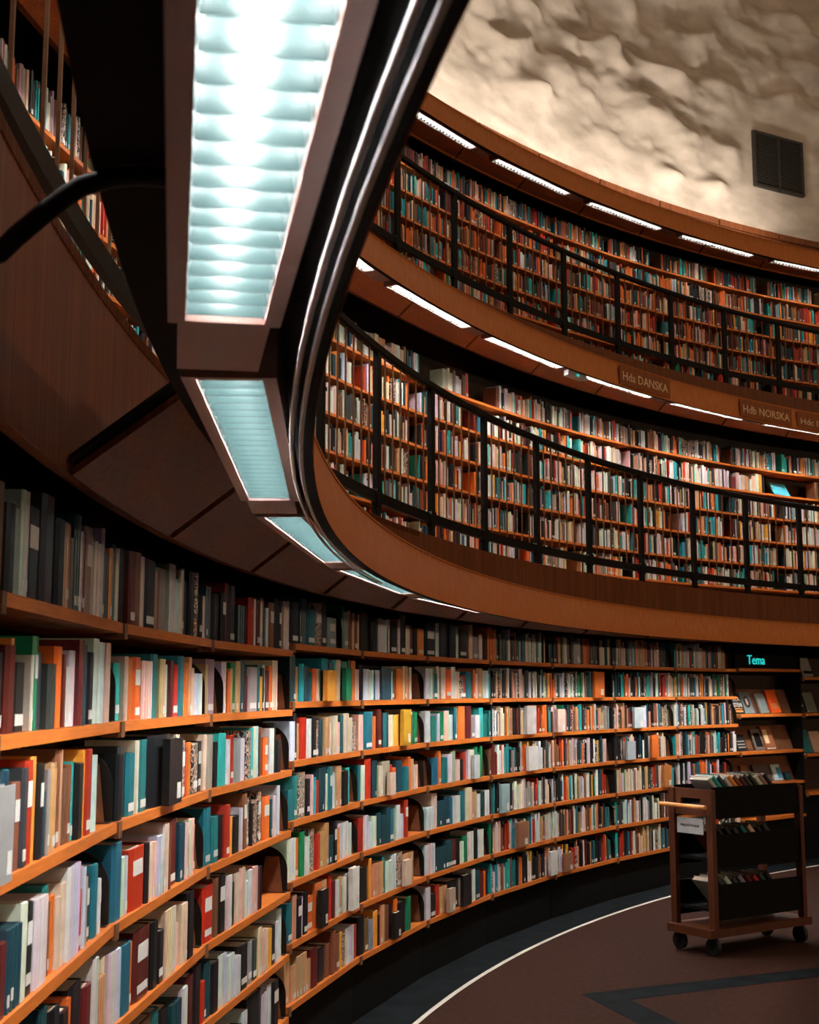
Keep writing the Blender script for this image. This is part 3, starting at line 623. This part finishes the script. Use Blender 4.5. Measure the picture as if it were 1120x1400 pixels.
# front-facing books pulled out on the right-hand bookcases
def facing(bi, s, fx, c, w_, h, label, lab=True):
    a0, a1, R, zt = bays[bi]; W_ = 2 * R * math.sin((a1 - a0) / 2 * D2R)
    mw = frame_at(R * math.cos((a1 - a0) / 2 * D2R), (a0 + a1) / 2, 0) @ Matrix.Translation((-W_ / 2 + fx * W_, -.024, Z0 + zt - .258 * s + .0015))
    o = flat_book(label, mw, w_, h, .022, c, 'facing_book'); o['group'] = 'books turned cover-out on the lower bookcases'
    if lab: patch(o, w_ * .1, w_ * .38, h * .08, h * .32, M['label'])
for args in ((3, 1, .47, 'y', .15, .145, 'gold book turned cover-out on the second shelf, fourth bookcase', False), (3, 1, .73, 'G', .10, .16, 'green book turned cover-out beside the gold one', False),
             (4, 2, .62, (.62, .34, .03), .13, .20, 'mustard book turned cover-out on the third shelf, fifth bookcase', True), (4, 3, .40, 'c', .085, .12, 'small cream book turned cover-out, fourth shelf, fifth bookcase', False),
             (3, 5, .86, 'W', .12, .205, 'white book turned cover-out, sixth shelf, fourth bookcase', True), (3, 5, .40, 'k', .10, .17, 'black labelled book turned cover-out, sixth shelf, fourth bookcase', True),
             (4, 5, .64, 'c', .11, .14, 'pale pink book turned cover-out, sixth shelf, fifth bookcase', False), (4, 6, .48, 'k', .10, .14, 'black book turned cover-out, lowest shelf, fifth bookcase', True),
             (5, 6, .32, (.5, .4, .3), .10, .14, 'beige book turned cover-out, lowest shelf, sixth bookcase', True), (5, 6, .55, 'k', .14, .19, 'large black book turned cover-out, lowest shelf, sixth bookcase', False),
             (5, 3, .72, (.55, .6, .62), .10, .15, 'pale blue book turned cover-out, fourth shelf, sixth bookcase', True), (6, 3, .62, 'W', .17, .17, 'white folder turned cover-out, fourth shelf, seventh bookcase', False),
             (6, 2, .60, (.62, .56, .52), .17, .20, 'pale book with printed cover turned out, third shelf, seventh bookcase', True), (6, 5, .45, (.35, .15, .08), .17, .17, 'brown book turned cover-out, sixth shelf, seventh bookcase', True),
             (6, 4, .18, (.35, .5, .52), .13, .19, 'blue-grey book turned cover-out, fifth shelf, seventh bookcase', True), (6, 6, .95, 'W', .13, .17, 'white book turned cover-out, lowest shelf, seventh bookcase', True),
             (7, 6, .18, (.35, .15, .08), .15, .13, 'brown book turned cover-out, lowest shelf, eighth bookcase', True), (7, 1, .72, 'o', .18, .20, 'orange book turned cover-out, second shelf, eighth bookcase', True),
             (7, 2, .10, (.68, .5, .42), .12, .17, 'pink book turned cover-out, third shelf, eighth bookcase', True), (8, 2, .35, (.5, .58, .6), .16, .17, 'pale grey book turned cover-out, third shelf, ninth bookcase', True),
             (8, 3, .22, (.45, .5, .54), .14, .15, 'blue-white book turned cover-out, fourth shelf, ninth bookcase', False), (8, 3, .60, 'o', .12, .19, 'bright orange book turned cover-out, fourth shelf, ninth bookcase', False),
             (8, 4, .80, (.55, .2, .05), .14, .18, 'orange-brown book turned cover-out, fifth shelf, ninth bookcase', True), (1, 2, .48, 'k', .16, .195, 'black book turned cover-out, third shelf, second bookcase', True),
             (0, 2, .018, (.33, .33, .33), .10, .17, 'grey plastic file sticking out at the left picture edge', True), (7, 0, .35, (.42, .38, .34), .11, .17, 'grey book turned cover-out, top shelf, eighth bookcase', True)):
    facing(*args)

# ---------------------------------------------------------------- book trolley
PA, PB, PC, PD = Vector((-10.482, 5.587)), Vector((-10.342, 5.258)), Vector((-9.737, 6.077)), Vector((-9.582, 5.787))
near = (PA + PB) / 2; farp = (PC + PD) / 2; ctr = (near + farp) / 2; LX = (farp - near).length; ang = math.atan2((farp - near).y, (farp - near).x)
TR = thing('book_trolley', 'brown wooden book trolley on castors with dark side boards and a paper note', 'trolley', Matrix.Translation((ctr.x, ctr.y, 0)) @ Matrix.Rotation(ang, 4, 'Z'))
hx = LX / 2 + .03; hy = .19
build('base_board', MB().box(-hx, hx, -hy, hy, .115, .165), M['trolley'], TR)
for sx in (-1, 1):
    for sy in (-1, 1):
        x, y = sx * (hx - .07), sy * (hy - .045)
        cst = build('caster', MB().tube([(x - .014, y, .055), (x + .014, y, .055)], .055, 16), M['rubber'], TR)
        build('caster_fork', MB().box(x - .022, x - .016, y - .015, y + .015, .04, .114).box(x + .016, x + .022, y - .015, y + .015, .04, .114).box(x - .02, x + .02, y - .022, y + .022, .108, .115), M['steel_dark'], TR)
hx2 = LX / 2 - .03; py = .165
for sx in (-1, 1):
    for sy in (-1, 1):
        build('post', MB().box(sx * hx2 - .018, sx * hx2 + .018, sy * py - .025, sy * py + .025, .165, 1.03), M['trolley'], TR)
    ep = MB().box(sx * hx2 - .01, sx * hx2 + .01, -py + .025, py - .025, .97, 1.03).box(sx * hx2 - .01, sx * hx2 + .01, -py + .025, py - .025, .86, .90).box(sx * hx2 - .01, sx * hx2 + .01, -py + .025, -py + .08, .90, .97).box(sx * hx2 - .01, sx * hx2 + .01, py - .08, py - .025, .90, .97)
    build('end_panel', ep, M['trolley'], TR)
hb = -hx2 - .085
build('handle_bar', MB().tube([(hb, -.20, .925), (hb, .20, .925)], .014, 12), M['handle'], TR)
for sy in (-1, 1): build('handle_bracket', MB().box(hb, -hx2 - .018, sy * .12 - .008, sy * .12 + .008, .917, .933), M['trolley'], TR)
for i, (z0, z1) in enumerate(((.845, 1.045), (.535, .745), (.215, .432))):
    for sy in (-1, 1): build('side_board', MB().box(-hx2 + .018, hx2 - .018, sy * (py + .0) - .009, sy * (py + .0) + .009, z0, z1), M['black'], TR)
tmw2 = TR.matrix_basis
nt_ = thing('paper_note', 'white paper note with small black capitals on the trolley end', 'note', tmw2 @ Matrix.Translation((-hx2 - .0195, 0, .745)) @ Matrix.Rotation(-math.pi / 2, 4, 'Z'))
build('sheet', MB().box(-.115, .115, -.001, .0008, 0, .10), M['label'] if False else mat('note_paper', (.55, .56, .56), .7, col2=(.62, .63, .63)), nt_)
text_obj('lettering', 'NLJOSTRALIS', .16, .02, M['ink'], nt_, Matrix.Translation((-.08, -.0012, .04)))
tc_ = ['topmost tray', 'middle tray', 'lowest tray']
seqs = [[('w', .0), ('a', .0), ('n', 0), ('w', 0), ('y', 0), ('b', 0), ('m', 0), ('d', 0), ('k', 0), ('W', 0), ('p', 0), ('k', 0)], [('m', 0), ('k', 0), ('k', 0), ('d', 0), ('t', 0), ('c', 0), ('k', 0), ('d', 0)], [('g', 0), ('d', 0), ('w', 0), ('d', 0), ('g', 0), ('m', 0), ('r', 0), ('d', 0), ('k', 0)]]
for lv, z0 in enumerate((.925, .60, .285)):
    x = -hx2 + .20; sq = seqs[lv]; step = (2 * hx2 - .26) / len(sq); tilt = -.78
    build('tray', MB().box(-hx2 + .018, hx2 - .018, -py + .009, py - .009, z0 - .02, z0), M['black'], TR)
    for i, (c, _) in enumerate(sq):
        h = .24 if i % 3 else .225; wd = min(.034, step * .66)
        mw = tmw2 @ Matrix.Translation((x + i * step, -.12, z0 + .5 * wd * math.sin(-tilt) + .002)) @ Matrix.Rotation(tilt, 4, 'Y')
        m1 = MB(); book_geo(m1, wd, h, .17, jit(COL[c], rnd))
        o = build('trolley_book', m1, M['book'], None, mw, label='%s book lying tilted, %s from the handle, %s of the trolley' % (CN[c], ORD[i], tc_[lv]), category='book', group='books on the trolley')
        m2 = MB(); pages_geo(m2, wd, h, .17); build('page_block', m2, M['page'], o)
# a few things lying loose
o = flat_book('turquoise book propped cover-out on a nearly empty middle gallery shelf', frame_at(14.10, -34.1, Z0 + 2.515 - .274 + .006) @ Matrix.Rotation(-.5, 4, 'X'), .27, .17, .012, (.03, .35, .48));
